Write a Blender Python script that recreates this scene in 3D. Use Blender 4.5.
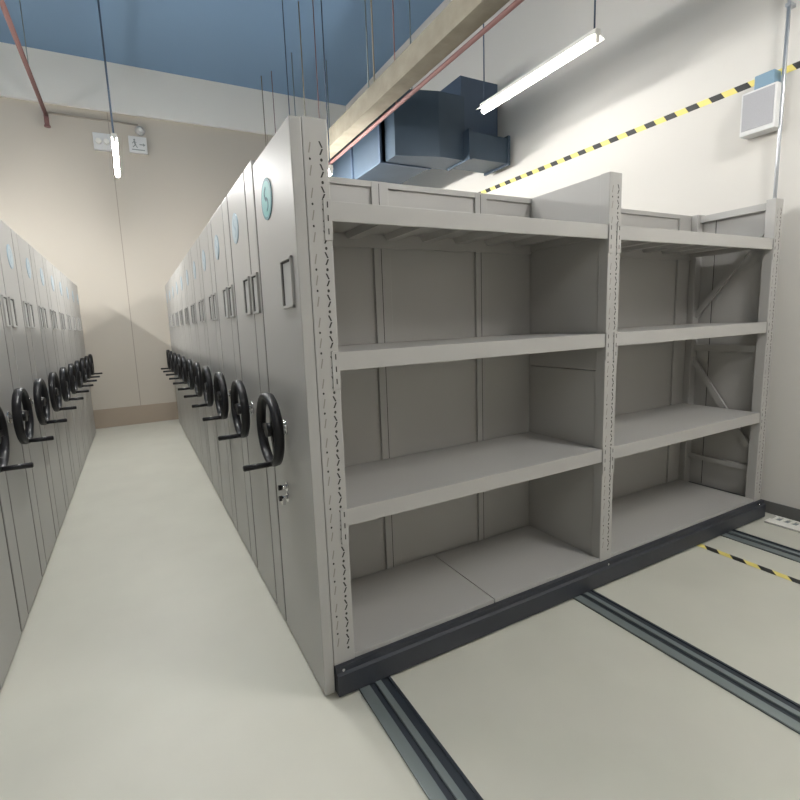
import bpy, bmesh, math, random
from mathutils import Vector, Matrix
random.seed(4)
for o in list(bpy.data.objects): bpy.data.objects.remove(o)
S = bpy.context.scene
C = S.collection
PI = math.pi

# ------------------------------------------------------------------ camera
def make_camera():
    yaw, pitch, roll = 0.4699, -0.1431, -0.0424
    cy, sy, cp, sp, cr, sr = math.cos(yaw), math.sin(yaw), math.cos(pitch), math.sin(pitch), math.cos(roll), math.sin(roll)
    f = Vector((sy*cp, cy*cp, sp)); rt = Vector((cy, -sy, 0)); up = rt.cross(f)
    r2 = cr*rt + sr*up; u2 = -sr*rt + cr*up
    cam = bpy.data.cameras.new('camera'); o = bpy.data.objects.new('camera', cam); C.objects.link(o)
    m = Matrix((r2, u2, -f)).transposed().to_4x4(); m.translation = Vector((-0.6618, -1.5925, 1.45))
    o.matrix_world = m
    cam.sensor_width = 36; cam.sensor_fit = 'HORIZONTAL'; cam.lens = 471.4*36/800
    cam.shift_x = (400-376.6)/800; cam.shift_y = (391.6-400)/800; cam.clip_start = 0.02
    S.camera = o
make_camera()

# ------------------------------------------------------------------ world, exposure
w = bpy.data.worlds.new('world'); S.world = w; w.use_nodes = True
w.node_tree.nodes['Background'].inputs[0].default_value = (0.9, 0.95, 1.0, 1)
w.node_tree.nodes['Background'].inputs[1].default_value = 0.1
S.view_settings.view_transform = 'Standard'; S.view_settings.look = 'None'
S.view_settings.gamma = 1; S.view_settings.use_curve_mapping = False
S.view_settings.exposure = 0.0
LAMP_POWER = 187.0

# ------------------------------------------------------------------ materials
def mat(name, col, rough=0.5, metal=0.0, noise=0.0, nscale=6.0, bump=0.0, bscale=200.0, spec=0.5, stretch=None, emit=None, es=0):
    m = bpy.data.materials.new(name); m.use_nodes = True
    nt = m.node_tree; b = nt.nodes['Principled BSDF']
    b.inputs['Base Color'].default_value = (*col, 1); b.inputs['Roughness'].default_value = rough
    b.inputs['Metallic'].default_value = metal; b.inputs['Specular IOR Level'].default_value = spec
    tc = nt.nodes.new('ShaderNodeTexCoord')
    if noise:
        mp = nt.nodes.new('ShaderNodeMapping'); nt.links.new(tc.outputs['Object'], mp.inputs[0])
        if stretch: mp.inputs['Scale'].default_value = stretch
        n = nt.nodes.new('ShaderNodeTexNoise'); n.inputs['Scale'].default_value = nscale; n.inputs['Detail'].default_value = 6
        nt.links.new(mp.outputs[0], n.inputs['Vector'])
        mx = nt.nodes.new('ShaderNodeMix'); mx.data_type = 'RGBA'
        nt.links.new(n.outputs['Fac'], mx.inputs[0])
        mx.inputs[6].default_value = (*[c*(1-noise) for c in col], 1)
        mx.inputs[7].default_value = (*[min(1, c*(1+noise)) for c in col], 1)
        nt.links.new(mx.outputs[2], b.inputs['Base Color'])
    if bump:
        n2 = nt.nodes.new('ShaderNodeTexNoise'); n2.inputs['Scale'].default_value = bscale
        nt.links.new(tc.outputs['Object'], n2.inputs['Vector'])
        bp = nt.nodes.new('ShaderNodeBump'); bp.inputs['Strength'].default_value = bump; bp.inputs['Distance'].default_value = 0.002
        nt.links.new(n2.outputs['Fac'], bp.inputs['Height']); nt.links.new(bp.outputs[0], b.inputs['Normal'])
    if emit:
        b.inputs['Emission Color'].default_value = (*emit, 1); b.inputs['Emission Strength'].default_value = es
    return m

M = dict(
    grey=mat('grey_enamel', (0.41, 0.40, 0.382), 0.42, noise=0.03, nscale=2, bump=0.06, bscale=350),
    panel=mat('panel_enamel', (0.40, 0.393, 0.376), 0.36, noise=0.03, nscale=1.5, bump=0.05, bscale=350),
    dark=mat('base_paint', (0.024, 0.027, 0.036), 0.42, noise=0.15, nscale=8),
    hole=mat('hole_black', (0.035, 0.033, 0.03), 0.8),
    black=mat('black_plastic', (0.008, 0.008, 0.010), 0.4, spec=0.35),
    gap_shade=mat('gap_shade_strip', (0.07, 0.062, 0.055), 0.7),  # shade of the gaps between end panels, put into a dark colour
    chrome=mat('chrome', (0.75, 0.75, 0.76), 0.18, metal=1),
    steel=mat('rail_steel', (0.27, 0.31, 0.31), 0.42, metal=0.6, noise=0.2, nscale=10, stretch=(1, .1, 1)),
    raildark=mat('rail_navy_paint', (0.03, 0.037, 0.048), 0.5),  # dark navy paint of the rails and carriage wheels
    floor=mat('floor_concrete', (0.585, 0.575, 0.50), 0.45, noise=0.09, nscale=2.5, bump=0.05, bscale=60),
    wall=mat('wall_paint', (0.69, 0.665, 0.62), 0.75, noise=0.015, nscale=1.0),
    wallb=mat('back_wall_paint', (0.58, 0.53, 0.455), 0.7, noise=0.02, nscale=1.0),
    white=mat('white_paint', (0.88, 0.86, 0.80), 0.6),
    groove=mat('groove', (0.40, 0.35, 0.29), 0.8),
    tan=mat('skirting_tan', (0.40, 0.33, 0.26), 0.5),
    skirt=mat('skirting_grey', (0.12, 0.12, 0.115), 0.5),
    ceil=mat('ceiling_paint', (0.22, 0.35, 0.52), 0.7),
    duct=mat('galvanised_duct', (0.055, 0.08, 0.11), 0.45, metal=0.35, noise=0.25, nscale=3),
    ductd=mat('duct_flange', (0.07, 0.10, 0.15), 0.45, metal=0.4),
    yellow=mat('tape_yellow', (0.82, 0.70, 0.20), 0.5),
    tblack=mat('tape_black', (0.02, 0.02, 0.018), 0.5),
    teal=mat('badge_teal', (0.06, 0.31, 0.31), 0.45),
    teald=mat('badge_teal_dark', (0.012, 0.13, 0.16), 0.45),
    pale=mat('badge_glare_blue', (0.40, 0.49, 0.54), 0.3),  # glare on the badges further back, put into the colour
    paled=mat('badge_glare_blue_rim', (0.31, 0.42, 0.50), 0.3),
    plastic=mat('white_plastic', (0.75, 0.75, 0.74), 0.45),
    grille=mat('speaker_grille', (0.42, 0.42, 0.44), 0.6, noise=0.1, nscale=150),
    blue=mat('blue_bracket', (0.20, 0.32, 0.42), 0.5),
    conduit=mat('galvanised_conduit', (0.52, 0.54, 0.57), 0.3, metal=0.8),
    red=mat('sprinkler_pipe', (0.24, 0.12, 0.11), 0.6),
    rust=mat('stained_beam', (0.28, 0.25, 0.19), 0.7, noise=0.35, nscale=9),
    card=mat('label_card', (0.42, 0.42, 0.405), 0.5),
    mark=mat('sign_mark', (0.30, 0.33, 0.31), 0.6),
    tube=mat('lamp_tube', (1, 1, 1), 0.4, emit=(1.0, 0.99, 0.965), es=LAMP_POWER),
)

# ------------------------------------------------------------------ mesh helpers
MIR = False
def new(): return bmesh.new()
def box(bm, a, b, mi=0, bev=0.0):
    x0, y0, z0 = [min(p, q) for p, q in zip(a, b)]; x1, y1, z1 = [max(p, q) for p, q in zip(a, b)]
    t = bmesh.new()
    vs = [t.verts.new(p) for p in ((x0,y0,z0),(x1,y0,z0),(x1,y1,z0),(x0,y1,z0),(x0,y0,z1),(x1,y0,z1),(x1,y1,z1),(x0,y1,z1))]
    for f in ((0,3,2,1),(4,5,6,7),(0,1,5,4),(1,2,6,5),(2,3,7,6),(3,0,4,7)): t.faces.new([vs[i] for i in f])
    if bev: bmesh.ops.bevel(t, geom=list(t.edges), offset=bev, segments=2, affect='EDGES', profile=0.6)
    for f in t.faces: f.material_index = mi
    merge(bm, t); return bm
def merge(bm, t):
    me = bpy.data.meshes.new('tmp'); t.to_mesh(me); t.free(); bm.from_mesh(me); bpy.data.meshes.remove(me)
def cyl(bm, p, q, r, mi=0, n=16, r2=None):
    p, q = Vector(p), Vector(q); d = q-p; t = bmesh.new()
    bmesh.ops.create_cone(t, cap_ends=True, segments=n, radius1=r, radius2=r if r2 is None else r2, depth=d.length)
    m = d.to_track_quat('Z', 'Y').to_matrix().to_4x4(); m.translation = (p+q)/2
    bmesh.ops.transform(t, matrix=m, verts=t.verts)
    for f in t.faces:
        f.material_index = mi
        if len(f.verts) == 4: f.smooth = True
    merge(bm, t); return bm
def poly(bm, pts, mi=0):
    f = bm.faces.new([bm.verts.new(p) for p in pts]); f.material_index = mi; return bm
def extr(bm, outline, axis, a, b, mi=0):
    """extrude a 2D outline along an axis ('x': (y,z); 'y': (x,z); 'z': (x,y))"""
    def P(u, v, t):
        return {'x': (t, u, v), 'y': (u, t, v), 'z': (u, v, t)}[axis]
    t = bmesh.new()
    A = [t.verts.new(P(u, v, a)) for u, v in outline]; B = [t.verts.new(P(u, v, b)) for u, v in outline]
    t.faces.new(A); t.faces.new(B[::-1]); n = len(A)
    for i in range(n): t.faces.new([A[i], B[i], B[(i+1) % n], A[(i+1) % n]])
    bmesh.ops.recalc_face_normals(t, faces=t.faces)
    for f in t.faces: f.material_index = mi
    merge(bm, t); return bm
def bar(bm, p, q, wid, thk, normal=(1, 0, 0), mi=0):
    """flat bar from p to q, wid in the plane across, thk along the normal"""
    p, q, n = Vector(p), Vector(q), Vector(normal).normalized(); d = (q-p).normalized(); s = d.cross(n).normalized()
    t = bmesh.new(); vs = []
    for e in (p, q):
        for a, b in ((-1,-1),(1,-1),(1,1),(-1,1)): vs.append(t.verts.new(e + s*a*wid/2 + n*b*thk/2))
    for f in ((0,1,2,3),(4,5,6,7),(0,1,5,4),(1,2,6,5),(2,3,7,6),(3,0,4,7)): t.faces.new([vs[i] for i in f])
    bmesh.ops.recalc_face_normals(t, faces=t.faces)
    for f in t.faces: f.material_index = mi
    merge(bm, t); return bm
def obj(name, bm, mats, parent=None, label=None):
    if MIR:
        for v in bm.verts: v.co.x = -v.co.x
        bmesh.ops.reverse_faces(bm, faces=bm.faces)
    me = bpy.data.meshes.new(name); bm.to_mesh(me); bm.free()
    for m in (mats if isinstance(mats, (list, tuple)) else [mats]): me.materials.append(m)
    o = bpy.data.objects.new(name, me); C.objects.link(o)
    if parent: o.parent = parent
    if label: o['label'] = label
    return o
def thing(name, label, cat, loc, group=None, rz=0):
    o = bpy.data.objects.new(name, None); C.objects.link(o); o.location = loc; o.rotation_euler = (0, 0, rz)
    o.empty_display_size = 0.1
    o['label'] = label; o['category'] = cat
    if group: o['group'] = group
    return o
def tag(o, label, cat, group=None):
    o['label'] = label; o['category'] = cat
    if group: o['group'] = group
    return o
def struct(name, bm, m):
    o = obj(name, bm, m); o['kind'] = 'structure'; return o
def copy_tree(o, parent=None):
    c = o.copy(); C.objects.link(c)
    if parent: c.parent = parent
    for ch in [x for x in KIDS.get(o.name, [])]: copy_tree(ch, c)
    return c
KIDS = {}
def index_kids():
    KIDS.clear()
    for o in bpy.data.objects:
        if o.parent: KIDS.setdefault(o.parent.name, []).append(o)

# ------------------------------------------------------------------ room
XL, XR, YF, YB, ZC = -6.2, 3.24, -4.6, 6.9, 5.42
T = 0.15
struct('floor', box(new(), (XL, YF, -0.12), (XR, YB, 0)), M['floor'])
struct('ceiling', box(new(), (XL, YF, ZC), (XR, YB, ZC+0.12)), M['ceil'])
b = box(new(), (XL, YB, 0), (XR, YB+T, ZC))
for x in (-3.05, -0.655, 1.75): box(b, (x-0.006, YB-0.002, 0.3), (x+0.006, YB+0.01, 4.73), 1)
struct('wall_back', b, [M['wallb'], M['groove']])
struct('wall_right', box(new(), (XR, YF, 0), (XR+T, YB, ZC)), M['wall'])
struct('wall_left', box(new(), (XL-T, YF, 0), (XL, YB, ZC)), M['wall'])
struct('wall_front', box(new(), (XL, YF-T, 0), (XR, YF, ZC)), M['wall'])
struct('trim_1', box(new(), (XL, YB-0.05, 4.735), (XR, YB, ZC), bev=0.004), M['white'])
struct('baseboard_back', box(new(), (XL, YB-0.012, 0), (XR-0.012, YB, 0.30), bev=0.003), M['tan'])
struct('baseboard_right', box(new(), (XR-0.014, YF, 0), (XR, YB-0.012, 0.085), bev=0.003), M['skirt'])

# ------------------------------------------------------------------ shelving units
H = 2.125
ZS = [1.88, 1.352, 0.752]          # shelf tops
Z0 = 0.146                          # bottom board
W1, G, W2, XE = 1.45, 0.09, 3.02, 3.11   # bay 1 inner end, middle upright, bay 2 inner end, outer end
def upright(x0, x1, y0, y1, ztop, holes=True, zlow=0.125):
    bm = new()
    box(bm, (x0, y0, zlow), (x1, y1, ztop), 0, 0.004)
    if holes:
        c0 = x0 + (x1-x0)*0.24; c1 = x0 + (x1-x0)*0.70; y = y0-0.0006; z = zlow+0.06; k = 0
        while z < ztop-0.07:
            for ci, cx in enumerate((c0, c1)):
                r = 0.0038 if ci == 0 else 0.0048
                poly(bm, [(cx+r*math.cos(a*PI/4), y, z+r*1.2*math.sin(a*PI/4)) for a in range(8)], 1 if (ci or k % 3) else 0)
                if ci == 1:
                    for (za, sx) in ((0.016, 1), (0.040, -1)):
                        xa = cx - 0.004*sx; xb = cx + 0.005*sx
                        poly(bm, [(xa-0.003, y, z+za), (xa+0.003, y, z+za), (xb+0.003, y, z+za+0.020), (xb-0.003, y, z+za+0.020)], 1)
                else:
                    poly(bm, [(cx-0.005, y, z+0.020), (cx-0.001, y, z+0.018), (cx+0.006, y, z+0.052), (cx+0.002, y, z+0.054)], 2)
            z += 0.073; k += 1
    return bm
def shelf(x0, x1, y0, y1, z, lip=0.068, ribs=True):
    bm = new()
    box(bm, (x0, y0, z-0.004), (x1, y1, z), 0)
    box(bm, (x0, y0-0.001, z-lip), (x1, y0+0.014, z+0.0005), 0, 0.002)
    box(bm, (x0, y1-0.012, z-lip), (x1, y1, z-0.002), 0)
    for xx in (x0, x1-0.012): box(bm, (xx, y0, z-lip*0.8), (xx+0.012, y1, z-0.003), 0)
    if ribs:
        n = 7
        for i in range(n):
            xc = x0 + (x1-x0)*(i+0.5)/n
            extr(bm, [(xc-0.045, z-0.004), (xc-0.028, z-0.030), (xc+0.028, z-0.030), (xc+0.045, z-0.004)], 'y', y0+0.014, y1-0.012, 0)
    return bm
def clip(x0, x1, y, z):
    bm = box(new(), (x0, y-0.004, z-0.135), (x1, y, z+0.005), 0, 0.001)
    for k in range(3): box(bm, ((x0+x1)/2-0.002, y-0.0046, z-0.115+k*0.045), ((x0+x1)/2+0.002, y-0.0035, z-0.095+k*0.045), 1)
    return bm
def back_panel(y1, xe=XE):
    """folded sheets with raised stiles; the room side faces -Y"""
    bm = new(); yb = y1; ys = y1-0.010; yf = y1-0.024
    box(bm, (-G, ys, 0.13), (xe, yb, H), 0)
    for a, c in ((-G, 0.02), (0.425, 0.515), (1.05, 1.13), (1.46, 1.56), (1.95, 2.03), (2.885, xe)):
        box(bm, (a, yf, 0.13), (c, ys, H), 0, 0.002)
        if c-a < 0.1: box(bm, (a+(c-a)*0.42, yf-0.0006, 0.14), (a+(c-a)*0.42+0.003, yf+0.001, H-0.01), 1)
    box(bm, (-G, yf+0.002, H-0.028), (xe, ys, H), 0, 0.002)
    return bm
def base_beam(y0, y1):
    bm = new()
    extr(bm, [(y0-0.030, 0.012), (y0-0.030, 0.098), (y0-0.018, 0.104), (y0-0.018, 0.128), (y0+0.05, 0.128), (y0+0.05, 0.012)], 'x', -0.088, XE+0.005, 0)
    box(bm, (-0.088, y1-0.05, 0.012), (XE+0.005, y1, 0.128), 0)
    for x in (-0.088, 1.45, XE-0.045): box(bm, (x, y0+0.05, 0.03), (x+0.05, y1-0.05, 0.128), 0)
    return bm
def screws(y0):
    return [cyl(new(), (x, y0-0.018, 0.113), (x, y0-0.022, 0.113), 0.006, 0, 10) for x in (-0.06, 1.495, XE-0.06)]
def wheels(y0, y1):
    return [cyl(new(), (x-0.02, y, 0.055), (x+0.02, y, 0.055), 0.042, 0, 20) for x in (0.07, 1.295, 2.66) for y in (y0+0.10, y1-0.10)]
def end_panel(ya, yb, z0, z1, x=-0.133, thick=0.042):
    bm = box(new(), (x, ya, z0), (x+thick, yb, z1), 0, 0.004)
    return bm
def label_holder(ya, yb, z0, z1, x=-0.133):
    bm = new(); d = 0.010
    for a, c in (((ya, z0), (yb, z0+0.010)), ((ya, z1-0.010), (yb, z1)), ((ya, z0), (ya+0.009, z1)), ((yb-0.009, z0), (yb, z1))):
        box(bm, (x-d, a[0], a[1]), (x, c[0], c[1]), 0, 0.0015)
    box(bm, (x-0.003, ya+0.009, z0+0.010), (x-0.0005, yb-0.009, z1-0.010), 1)
    box(bm, (x-0.005, yb-0.020, z0+0.012), (x-0.001, yb-0.009, z1-0.012), 2)
    box(bm, (x-0.005, ya+0.02, z1-0.017), (x-0.001, yb-0.009, z1-0.010), 2)
    return bm
def badge(yc, zc, r, x=-0.133):
    bm = new()
    cyl(bm, (x, yc, zc), (x-0.003, yc, zc), r, 1, 40)
    cyl(bm, (x-0.003, yc, zc), (x-0.0036, yc, zc), r*0.86, 0, 40)
    # the swirl emblem: two hooked strokes
    for s in (1, -1):
        pts = []
        for i in range(13):
            a = PI*0.5 + PI*1.15*i/12; pts.append((yc + s*(-0.30*r*math.cos(a)*1.0), zc + s*(0.27*r + 0.27*r*math.sin(a))))
        for (u, v), (u2, v2) in zip(pts, pts[1:]): bar(bm, (x-0.004, u, v), (x-0.004, u2, v2), r*0.13, 0.0008, (1, 0, 0), 1)
    return bm
WX, WR = -0.200, 0.152
def handwheel(unit, yc, zc=1.038):
    px = -0.133
    # rim
    bm = new(); n = 48; rim = []
    prof = [(-0.017, -0.010), (-0.021, 0.0), (-0.017, 0.010), (0.0, 0.013), (0.017, 0.010), (0.021, 0.0), (0.017, -0.010), (0.0, -0.012)]
    for i in range(n):
        a = 2*PI*i/n; ring = []
        for dx, dr in prof:
            r = WR-0.012+dr; ring.append(bm.verts.new((WX+dx, yc+r*math.cos(a), zc+r*math.sin(a))))
        rim.append(ring)
    for i in range(n):
        A, B = rim[i], rim[(i+1) % n]
        for j in range(8):
            f = bm.faces.new([A[j], A[(j+1) % 8], B[(j+1) % 8], B[j]]); f.smooth = True
    bmesh.ops.recalc_face_normals(bm, faces=bm.faces)
    hw = obj('handwheel', bm, M['black'], unit)
    for k in range(3):
        a = PI/2 + k*2*PI/3 + 0.5
        s = new(); r = WR-0.016
        bar(s, (WX+0.008, yc+0.02*math.cos(a), zc+0.02*math.sin(a)), (WX, yc+r*math.cos(a), zc+r*math.sin(a)), 0.026, 0.012, (1, 0, 0))
        obj('spoke', s, M['black'], hw)
    h = cyl(new(), (WX-0.016, yc, zc), (WX+0.026, yc, zc), 0.030, 0, 24, 0.026)
    obj('hub', h, M['black'], hw)
    h = cyl(new(), (WX+0.02, yc, zc), (px, yc, zc), 0.010, 0, 16)
    cyl(h, (px-0.010, yc, zc), (px+0.001, yc, zc), 0.032, 0, 24)
    obj('axle', h, M['chrome'], hw, 'chrome axle and flange')
    a = math.radians(-112); hy, hz = yc+(WR-0.012)*math.cos(a), zc+(WR-0.012)*math.sin(a)
    g = cyl(new(), (WX, hy, hz), (WX-0.125, hy, hz), 0.0105, 0, 14, 0.0125)
    cyl(g, (WX-0.125, hy, hz), (WX-0.129, hy, hz), 0.0125, 0, 14, 0.008)
    obj('grip', g, M['black'], hw)
    return hw

def open_unit():
    t = thing('mobile_shelving_unit', 'grey steel mobile shelving unit at the front with open empty shelves', 'shelving', (0, 0, 0), 'mobile shelving units in the right-hand row')
    y1 = 0.535
    obj('base', base_beam(0, y1), M['dark'], t, 'dark blue-grey base beam')
    for s in screws(0): obj('screw', s, M['chrome'], t)
    for s in wheels(0, y1): obj('wheel', s, M['raildark'], t)
    pal = [M['grey'], M['hole'], M['panel']]
    pal2 = [M['grey'], M['hole'], mat('slot_grey', (0.24, 0.225, 0.2), 0.6)]
    for x0, x1 in ((-G, 0), (W1, W1+G), (W2, XE)):
        obj('upright', upright(x0, x1, 0, 0.055, H if x0 > -0.05 else H+0.02), pal2, t, 'perforated front upright')
    obj('upright', upright(W2, XE, 0.465, y1-0.025, H, False), pal2, t)
    for z in ZS:
        for x0, x1, a in ((0, W1, 0), (W1+G, W2, 1)):
            s = obj('shelf', shelf(x0+0.001, x1-0.001, 0.004, y1-0.025, z), M['grey'], t)
            obj('bracket', clip(x0-0.030, x0, 0.0, z), [M['grey'], M['hole']], s)
            obj('bracket', clip(x1, x1+0.030, 0.0, z), [M['grey'], M['hole']], s)
    for x0, x1 in ((0, 0.722), (0.726, W1), (W1+G, W2)):
        obj('bottom_shelf', shelf(x0+0.001, x1-0.001, 0.004, y1-0.025, Z0, 0.03, False), M['grey'], t)
    obj('back_panel', back_panel(y1), [M['grey'], M['hole']], t)
    d = new(); xd = W1+G/2
    box(d, (xd-0.036, 0.055, 0.13), (xd+0.036, y1-0.025, 1.158), 0, 0.0015); box(d, (xd-0.036, 0.055, 1.162), (xd+0.036, y1-0.025, H), 0, 0.0015)
    obj('divider', d, M['grey'], t)
    obj('side_panel', box(new(), (-0.03, 0.055, 0.13), (-0.001, y1-0.025, H), 0, 0.001), M['grey'], t)
    # open right end: rails and diagonals
    fx = XE-0.05
    for z, h in ((2.09, 0.045), (1.175, 0.045), (0.348, 0.035)):
        obj('end_rail', box(new(), (fx-0.012, 0.05, z-h/2), (fx+0.012, 0.465, z+h/2), 0, 0.002), M['grey'], t)
    obj('diagonal_brace', bar(new(), (fx, 0.05, 1.98), (fx, 0.47, 1.40), 0.036, 0.018), M['grey'], t)
    obj('diagonal_brace', bar(new(), (fx, 0.48, 1.10), (fx, 0.05, 0.46), 0.036, 0.018), M['grey'], t)
    e = box(new(), (XE-0.022, 0.056, 0.13), (XE-0.001, 0.376, 2.10), 0, 0.001); box(e, (XE-0.022, 0.382, 0.13), (XE-0.001, 0.465, 2.10), 0, 0.001)
    box(e, (XE-0.018, 0.37, 0.14), (XE-0.004, 0.39, 2.09), 1)
    obj('end_sheet', e, [M['grey'], M['hole']], t)
    ep = obj('end_panel', end_panel(0.002, 0.527, 0.012, 2.14), M['panel'], t)
    obj('label_holder', label_holder(0.058, 0.19, 1.52, 1.70), [M['panel'], M['card'], M['hole']], ep)
    obj('badge', badge(0.335, 1.955, 0.078), [M['teal'], M['teald']], ep, 'round teal badge')
    handwheel(t, 0.30)
    for z in (0.770, 0.722):
        k = cyl(new(), (-0.133, 0.340, z), (-0.137, 0.340, z), 0.020, 0, 20)
        cyl(k, (-0.137, 0.340, z), (-0.158, 0.340, z), 0.009, 0, 16)
        if z < 0.75: box(k, (-0.165, 0.318, z-0.024), (-0.150, 0.324, z+0.004), 0, 0.001)
        obj('lock', k, M['chrome'], t, 'small chrome lock on the end panel')
        obj('lock_knob', cyl(new(), (-0.158, 0.340, z), (-0.172, 0.340, z), 0.0115, 0, 16), M['black'], t)
    return t

def closed_unit(label, group, loc):
    """one of the pushed-together units; only its end panels and wheel show"""
    t = thing('mobile_shelving_unit', label, 'shelving', loc, group)
    y0, y1 = 0.045, 0.575
    obj('base', base_beam(y0, y1), M['dark'], t)
    for s in wheels(y0, y1): obj('wheel', s, M['raildark'], t)
    for x0, x1 in ((-G, 0), (W1, W1+G), (W2, XE)):
        obj('upright', box(new(), (x0, y0, 0.125), (x1, y0+0.05, H)), M['grey'], t)
    for z in ZS: obj('shelf', shelf(0.001, W2-0.001, y0+0.052, y1-0.025, z, 0.068, False), M['grey'], t)
    obj('bottom_shelf', shelf(0.001, W2-0.001, y0+0.052, y1-0.025, Z0, 0.03, False), M['grey'], t)
    obj('back_panel', back_panel(y1), [M['grey'], M['hole']], t)
    obj('side_panel', box(new(), (-0.03, y0+0.05, 0.13), (-0.001, y1-0.025, H)), M['grey'], t)
    obj('side_panel', box(new(), (XE-0.03, y0+0.05, 0.13), (XE, y1-0.025, H)), M['grey'], t)
    n = obj('end_panel', end_panel(0.012, 0.162, 0.012, 2.168), M['panel'], t, 'narrow end panel')
    obj('label_holder', label_holder(0.035, 0.145, 1.52, 1.70), [M['panel'], M['card'], M['hole']], n)
    e = obj('end_panel', end_panel(0.178, 0.588, 0.012, 2.168), M['panel'], t, 'wide end panel')
    obj('label_holder', label_holder(0.205, 0.325, 1.52, 1.70), [M['panel'], M['card'], M['hole']], e)
    obj('badge', badge(0.44, 1.965, 0.075), [M['pale'], M['paled']], e, 'round badge with glare painted in as pale blue')
    for ya, yb in ((0.0, 0.012), (0.162, 0.178)):  # dark strips added so the panel gaps look shaded
        obj('gap_shade_strip', box(new(), (-0.130, ya, 0.02), (-0.095, yb, 2.14)), M['gap_shade'], t, 'dark strip added as shade in the panel gap')
    handwheel(t, 0.372)
    return t

ordn = ['second', 'third', 'fourth', 'fifth', 'sixth', 'seventh', 'eighth', 'ninth', 'tenth', 'eleventh']
open_unit()
GR = 'mobile shelving units in the right-hand row'
GL = 'mobile shelving units in the left-hand row'
def rlabel(k):
    if k == 9: return 'closed grey mobile shelving unit, last of the right-hand row by the back wall'
    if k == 0: return 'closed grey mobile shelving unit directly behind the open-shelved front unit on the right'
    return 'closed grey mobile shelving unit, %s from the front of the right-hand row' % ordn[k]
lord = ['first', 'second', 'third', 'fourth', 'fifth', 'sixth', 'seventh', 'eighth', 'ninth', 'tenth']
def llabel(k):
    if k == 9: return 'closed grey mobile shelving unit, last of the left-hand row by the back wall'
    if k == 0: return 'closed grey mobile shelving unit nearest the camera in the left-hand row'
    return 'closed grey mobile shelving unit, %s from the front of the left-hand row' % lord[k]
YU = [0.535 + 0.6*k for k in range(10)]
pr = closed_unit(rlabel(0), GR, (0, YU[0], 0))
MIR = True
pl = closed_unit(llabel(0), GL, (-1.428, YU[0], 0))
MIR = False
index_kids()
for k in range(1, 10):
    c = copy_tree(pr); c.location = (0, YU[k], 0); c['label'] = rlabel(k)
    c = copy_tree(pl); c.location = (-1.428, YU[k], 0); c['label'] = llabel(k)

# ------------------------------------------------------------------ floor rails
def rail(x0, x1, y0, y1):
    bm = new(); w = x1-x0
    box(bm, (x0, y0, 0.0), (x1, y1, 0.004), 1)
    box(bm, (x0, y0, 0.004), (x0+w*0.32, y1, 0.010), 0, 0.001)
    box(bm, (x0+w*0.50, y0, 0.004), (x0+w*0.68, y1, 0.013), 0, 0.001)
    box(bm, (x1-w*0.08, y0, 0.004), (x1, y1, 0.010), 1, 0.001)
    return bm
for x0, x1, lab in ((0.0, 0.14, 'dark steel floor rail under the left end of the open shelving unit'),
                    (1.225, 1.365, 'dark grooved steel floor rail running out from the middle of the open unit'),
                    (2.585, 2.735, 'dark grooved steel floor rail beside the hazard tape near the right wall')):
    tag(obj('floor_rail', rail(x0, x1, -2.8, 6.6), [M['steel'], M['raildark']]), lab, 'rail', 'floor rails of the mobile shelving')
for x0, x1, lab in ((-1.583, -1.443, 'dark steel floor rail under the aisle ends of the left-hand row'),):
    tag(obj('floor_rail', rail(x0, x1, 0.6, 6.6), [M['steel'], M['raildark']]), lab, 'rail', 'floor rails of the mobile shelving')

# ------------------------------------------------------------------ hazard tapes
def hazard(along0, along1, a0, a1, period, slant, put, offset=0.0):
    bm = new(); n = int((along1-along0)/period)+1; t = along0-offset
    while t < along1:
        for k, mi in ((0, 0), (0.5, 1)):
            s = t+k*period; e = s+0.5*period
            q = [(s, a0), (e, a0), (e+slant, a1), (s+slant, a1)]
            poly(bm, [put(u, v) for u, v in q], mi)
        t += period
    return bm
bm = hazard(-2.6, -0.06, 2.322, 2.368, 0.14, 0.04, lambda u, v: (v, u, 0.0008))
bmesh.ops.recalc_face_normals(bm, faces=bm.faces)
r = bmesh.ops.extrude_face_region(bm, geom=list(bm.faces)); bmesh.ops.translate(bm, verts=[v for v in r['geom'] if isinstance(v, bmesh.types.BMVert)], vec=(0, 0, 0.0006))
tag(obj('hazard_tape', bm, [M['yellow'], M['tblack']]), 'yellow and black hazard tape stuck on the floor by the open shelving unit', 'tape')
bm = hazard(-1.6, 6.7, 2.928, 2.971, 0.164, 0.028, lambda u, v: (XR-0.0008, u, v))
r = bmesh.ops.extrude_face_region(bm, geom=list(bm.faces)); bmesh.ops.translate(bm, verts=[v for v in r['geom'] if isinstance(v, bmesh.types.BMVert)], vec=(-0.0008, 0, 0))
tag(obj('hazard_tape', bm, [M['yellow'], M['tblack']]), 'yellow and black hazard tape running along the white right wall', 'tape')

# perforated strip on the floor along the right wall
bm = new(); x0, x1, ya, yb = 3.035, 3.195, -2.2, -0.06
for x, ww in ((x0, 0.075), (x1-0.016, 0.016)): box(bm, (x, ya, 0), (x+ww, yb, 0.012))
y = ya
while y < yb-0.02:
    box(bm, (x0, y, 0.001), (x1, y+0.014, 0.011)); y += 0.045
box(bm, (x0, ya, 0.0003), (x1, yb, 0.002), 1)
tag(obj('perforated_strip', bm, [M['white'], M['steel']]), 'white perforated steel strip lying on the floor along the right wall', 'metal strip')

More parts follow.
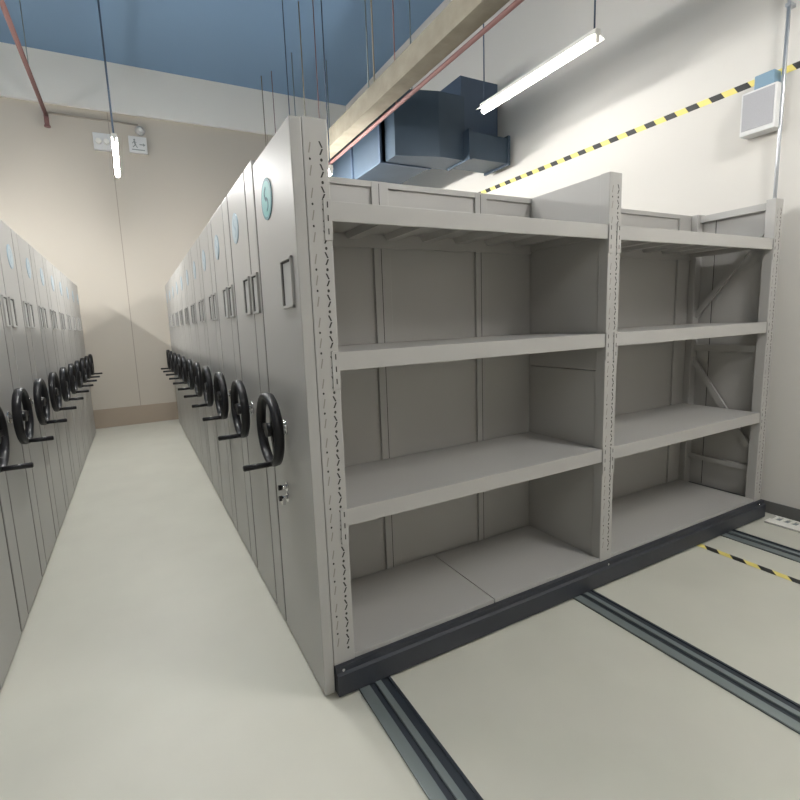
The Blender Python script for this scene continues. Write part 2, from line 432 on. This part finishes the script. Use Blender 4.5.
# ------------------------------------------------------------------ lamps
def tube_mat(f):
    k = 'tube_%g' % f
    if k not in M: M[k] = mat('lamp_tube', (1, 1, 1), 0.4, emit=(1.0, 0.99, 0.965), es=LAMP_POWER*f)
    return M[k]
def lamp(x, ya, z, label, f=1.0, hood=0.046, group='hanging fluorescent lamps'):
    t = thing('pendant_lamp', label, 'lamp', (x, ya+0.6, z), group)
    L = 0.6
    if hood: h = extr(new(), [(-hood, 0.010), (-0.028, 0.030), (-0.024, 0.062), (0.024, 0.062), (0.028, 0.030), (hood, 0.010), (hood-0.002, 0.008), (0.026, 0.025), (-0.026, 0.025), (-hood+0.002, 0.008)], 'y', -L, L)
    else: h = extr(new(), [(-0.020, 0.024), (-0.018, 0.062), (0.018, 0.062), (0.020, 0.024)], 'y', -L, L)
    obj('housing', h, M['white'], t)
    for s in (-1, 1):
        obj('end_cap', box(new(), (-0.016, s*L-0.010*(s > 0)*1 - 0.0, -0.020), (0.016, s*(L-0.018), 0.030), 0, 0.002), M['white'], t)
        obj('cord', cyl(new(), (0, s*(L-0.03), 0.06), (0, s*(L-0.03), ZC-z), 0.006, 0, 8), M['ductd'], t)
    obj('tube', cyl(new(), (0, -L+0.018, 0), (0, L-0.018, 0), 0.023, 0, 16), tube_mat(f), t, 'glowing white tube')
    return t
lamp(-0.62, 3.96, 3.35, 'glowing tube lamp hanging over the aisle in front of the back wall', 1.75, 0.026)
lamp(-0.62, 0.5, 3.45, 'glowing tube lamp hanging over the near end of the aisle', 1.3)
lamp(1.24, 2.93, 2.945, 'glowing tube lamp beside the galvanised duct behind the open unit', 1.5, 0)
lamp(2.35, 0.8, 3.30, 'glowing tube lamp hanging by the right wall above the open shelving unit', 0.15, 0.07)
lamp(2.1, -2.4, 3.5, 'glowing tube lamp hanging over the open floor on the right', 1.7)
lamp(-0.62, -3.2, 3.6, 'glowing tube lamp hanging behind the camera in line with the aisle', 0.7)
lamp(-2.9, 1.0, 3.45, 'glowing tube lamp above the near part of the left-hand row', 0.45)
lamp(-2.9, 4.2, 3.45, 'glowing tube lamp above the far part of the left-hand row', 2.1, 0.034)

# ------------------------------------------------------------------ duct work
t = thing('air_duct', 'large blue-grey galvanised air duct above and behind the open unit', 'duct', (1.98, 4.0, 3.1))
ox, oy, oz = 1.98, 4.0, 3.1
def B(bm, a, b_, mi=0, bev=0.0): return box(bm, (a[0]-ox, a[1]-oy, a[2]-oz), (b_[0]-ox, b_[1]-oy, b_[2]-oz), mi, bev)
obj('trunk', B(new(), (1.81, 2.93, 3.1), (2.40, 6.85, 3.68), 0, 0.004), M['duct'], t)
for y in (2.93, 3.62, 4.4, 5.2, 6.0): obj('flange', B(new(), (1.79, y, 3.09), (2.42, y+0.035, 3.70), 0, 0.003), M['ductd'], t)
# elbow and branch towards the right wall
bm = extr(new(), [(1.85-ox, 2.95-oy), (1.85-ox, 2.72-oy), (2.30-ox, 2.60-oy), (2.62-ox, 2.60-oy), (2.62-ox, 2.93-oy), (2.4-ox, 2.95-oy)], 'z', 0, 0.62)
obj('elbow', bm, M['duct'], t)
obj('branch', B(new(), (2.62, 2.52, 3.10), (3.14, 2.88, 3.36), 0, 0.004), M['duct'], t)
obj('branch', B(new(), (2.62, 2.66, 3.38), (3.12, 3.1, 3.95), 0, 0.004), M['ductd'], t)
for x in (2.60, 3.12): obj('flange', B(new(), (x, 2.50, 3.08), (x+0.03, 2.90, 3.38), 0, 0.002), M['duct'], t)
for x in (1.83, 2.37):
    for y in (3.2, 5.6): obj('hanger_rod', cyl(new(), (x-ox, y-oy, 0.55), (x-ox, y-oy, ZC-oz), 0.008, 0, 8), M['steel'], t)

# stained beam with red pipe next to the duct
bm = box(new(), (1.50, -3.0, 3.42), (1.66, 6.85, 3.60), 0, 0.004)
for y in (-2.6, -0.9, 0.8, 2.6, 4.5, 6.4): cyl(bm, (1.58, y, 3.60), (1.58, y, ZC), 0.008, 0, 8)
tag(obj('cable_tray', bm, M['rust']), 'stained beige cable tray hanging beside the air duct', 'cable tray')
bm = cyl(new(), (1.69, -3.0, 3.40), (1.69, 6.85, 3.40), 0.018, 0, 12)
for y in (-2.4, 0.2, 2.4, 4.3, 6.2): cyl(bm, (1.69, y, 3.40), (1.69, y, ZC), 0.006, 0, 8)
tag(obj('red_pipe', bm, M['red']), 'red pipe running along under the stained cable tray', 'pipe')

# ------------------------------------------------------------------ back wall fittings
t = thing('sprinkler_pipe', 'dull red sprinkler pipe hanging under the ceiling at the left', 'pipe', (-1.42, 6.78, 4.54))
obj('pipe', cyl(new(), (0, 0.02, 0), (0, -6.5, 0), 0.026, 0, 12), M['red'], t)
bm = cyl(new(), (0, 0, 0.0), (0, 0, -0.14), 0.03, 0, 12); cyl(bm, (0, 0, -0.14), (0, 0, -0.16), 0.04, 0, 12)
obj('drop', bm, M['red'], t)
obj('branch_pipe', cyl(new(), (0, 0, 0.03), (1.16, 0, 0.03), 0.014, 0, 10), M['groove'], t, 'thin dark branch pipe')
bm = new()
for y in (-1.2, -3.2, -5.2): cyl(bm, (0, y, 0.02), (0, y, ZC-4.54), 0.006, 0, 8)
obj('hanger', bm, M['steel'], t)
bm = cyl(new(), (-0.235, YB, 4.53), (-0.235, YB-0.06, 4.53), 0.07, 0, 20, 0.05)
cyl(bm, (-0.235, YB-0.06, 4.53), (-0.235, YB-0.09, 4.53), 0.05, 0, 20, 0.02)
tag(obj('detector', bm, M['plastic']), 'small round white detector on the back wall above the sign', 'detector')
t = thing('exit_sign', 'white box sign with grey marks high on the back wall beside the lamp', 'sign', (-0.285, YB, 4.19))
obj('housing', box(new(), (-0.125, -0.06, 0), (0.125, 0, 0.235), 0, 0.006), M['plastic'], t)
bm = new()
cyl(bm, (-0.045, -0.060, 0.182), (-0.045, -0.062, 0.182), 0.014, 0, 12)
bar(bm, (-0.05, -0.061, 0.165), (-0.035, -0.061, 0.11), 0.022, 0.002, (0, 1, 0))
bar(bm, (-0.036, -0.061, 0.112), (-0.072, -0.061, 0.075), 0.012, 0.002, (0, 1, 0)); bar(bm, (-0.036, -0.061, 0.112), (-0.012, -0.061, 0.070), 0.012, 0.002, (0, 1, 0))
bar(bm, (-0.05, -0.061, 0.155), (-0.078, -0.061, 0.13), 0.009, 0.002, (0, 1, 0)); bar(bm, (-0.048, -0.061, 0.155), (-0.018, -0.061, 0.145), 0.009, 0.002, (0, 1, 0))
bar(bm, (0.02, -0.061, 0.12), (0.075, -0.061, 0.12), 0.014, 0.002, (0, 1, 0))
extr(bm, [(0.072, 0.145), (0.072, 0.095), (0.10, 0.12)], 'y', -0.062, -0.060)
box(bm, (-0.09, -0.062, 0.035), (0.09, -0.060, 0.048))
obj('pictogram', bm, M['mark'], t)
t = thing('emergency_light', 'white emergency light box high on the back wall left of the lamp', 'emergency light', (-0.76, YB, 4.17))
obj('housing', box(new(), (-0.12, -0.07, 0), (0.12, 0, 0.24), 0, 0.01), M['plastic'], t)
bm = cyl(new(), (-0.05, -0.07, 0.12), (-0.05, -0.10, 0.12), 0.04, 0, 20, 0.035); cyl(bm, (0.05, -0.07, 0.12), (0.05, -0.10, 0.12), 0.04, 0, 20, 0.035)
obj('lamp_head', bm, M['white'], t)

# ------------------------------------------------------------------ right wall fittings
t = thing('wall_speaker', 'white box speaker with grey grille high on the right wall', 'speaker', (XR, 0.19, 2.592))
obj('housing', box(new(), (-0.11, -0.10, 0), (0, 0.10, 0.272), 0, 0.008), M['plastic'], t)
obj('grille', box(new(), (-0.114, -0.088, 0.03), (-0.108, 0.088, 0.258), 0, 0.002), M['grille'], t, 'grey speaker grille')
t = thing('junction_box', 'small blue-grey box mounted above the wall speaker', 'junction box', (XR, 0.16, 2.868))
obj('housing', box(new(), (-0.09, -0.04, 0), (0, 0.07, 0.085), 0, 0.006), M['blue'], t)
bm = cyl(new(), (XR-0.05, 0.085, 0.0), (XR-0.05, 0.085, ZC), 0.011, 0, 14)
for z in (0.6, 1.8, 3.3, 4.6): box(bm, (XR-0.064, 0.07, z), (XR, 0.10, z+0.02))
tag(obj('conduit', bm, M['conduit']), 'galvanised conduit running vertically up the right wall past the speaker', 'pipe')
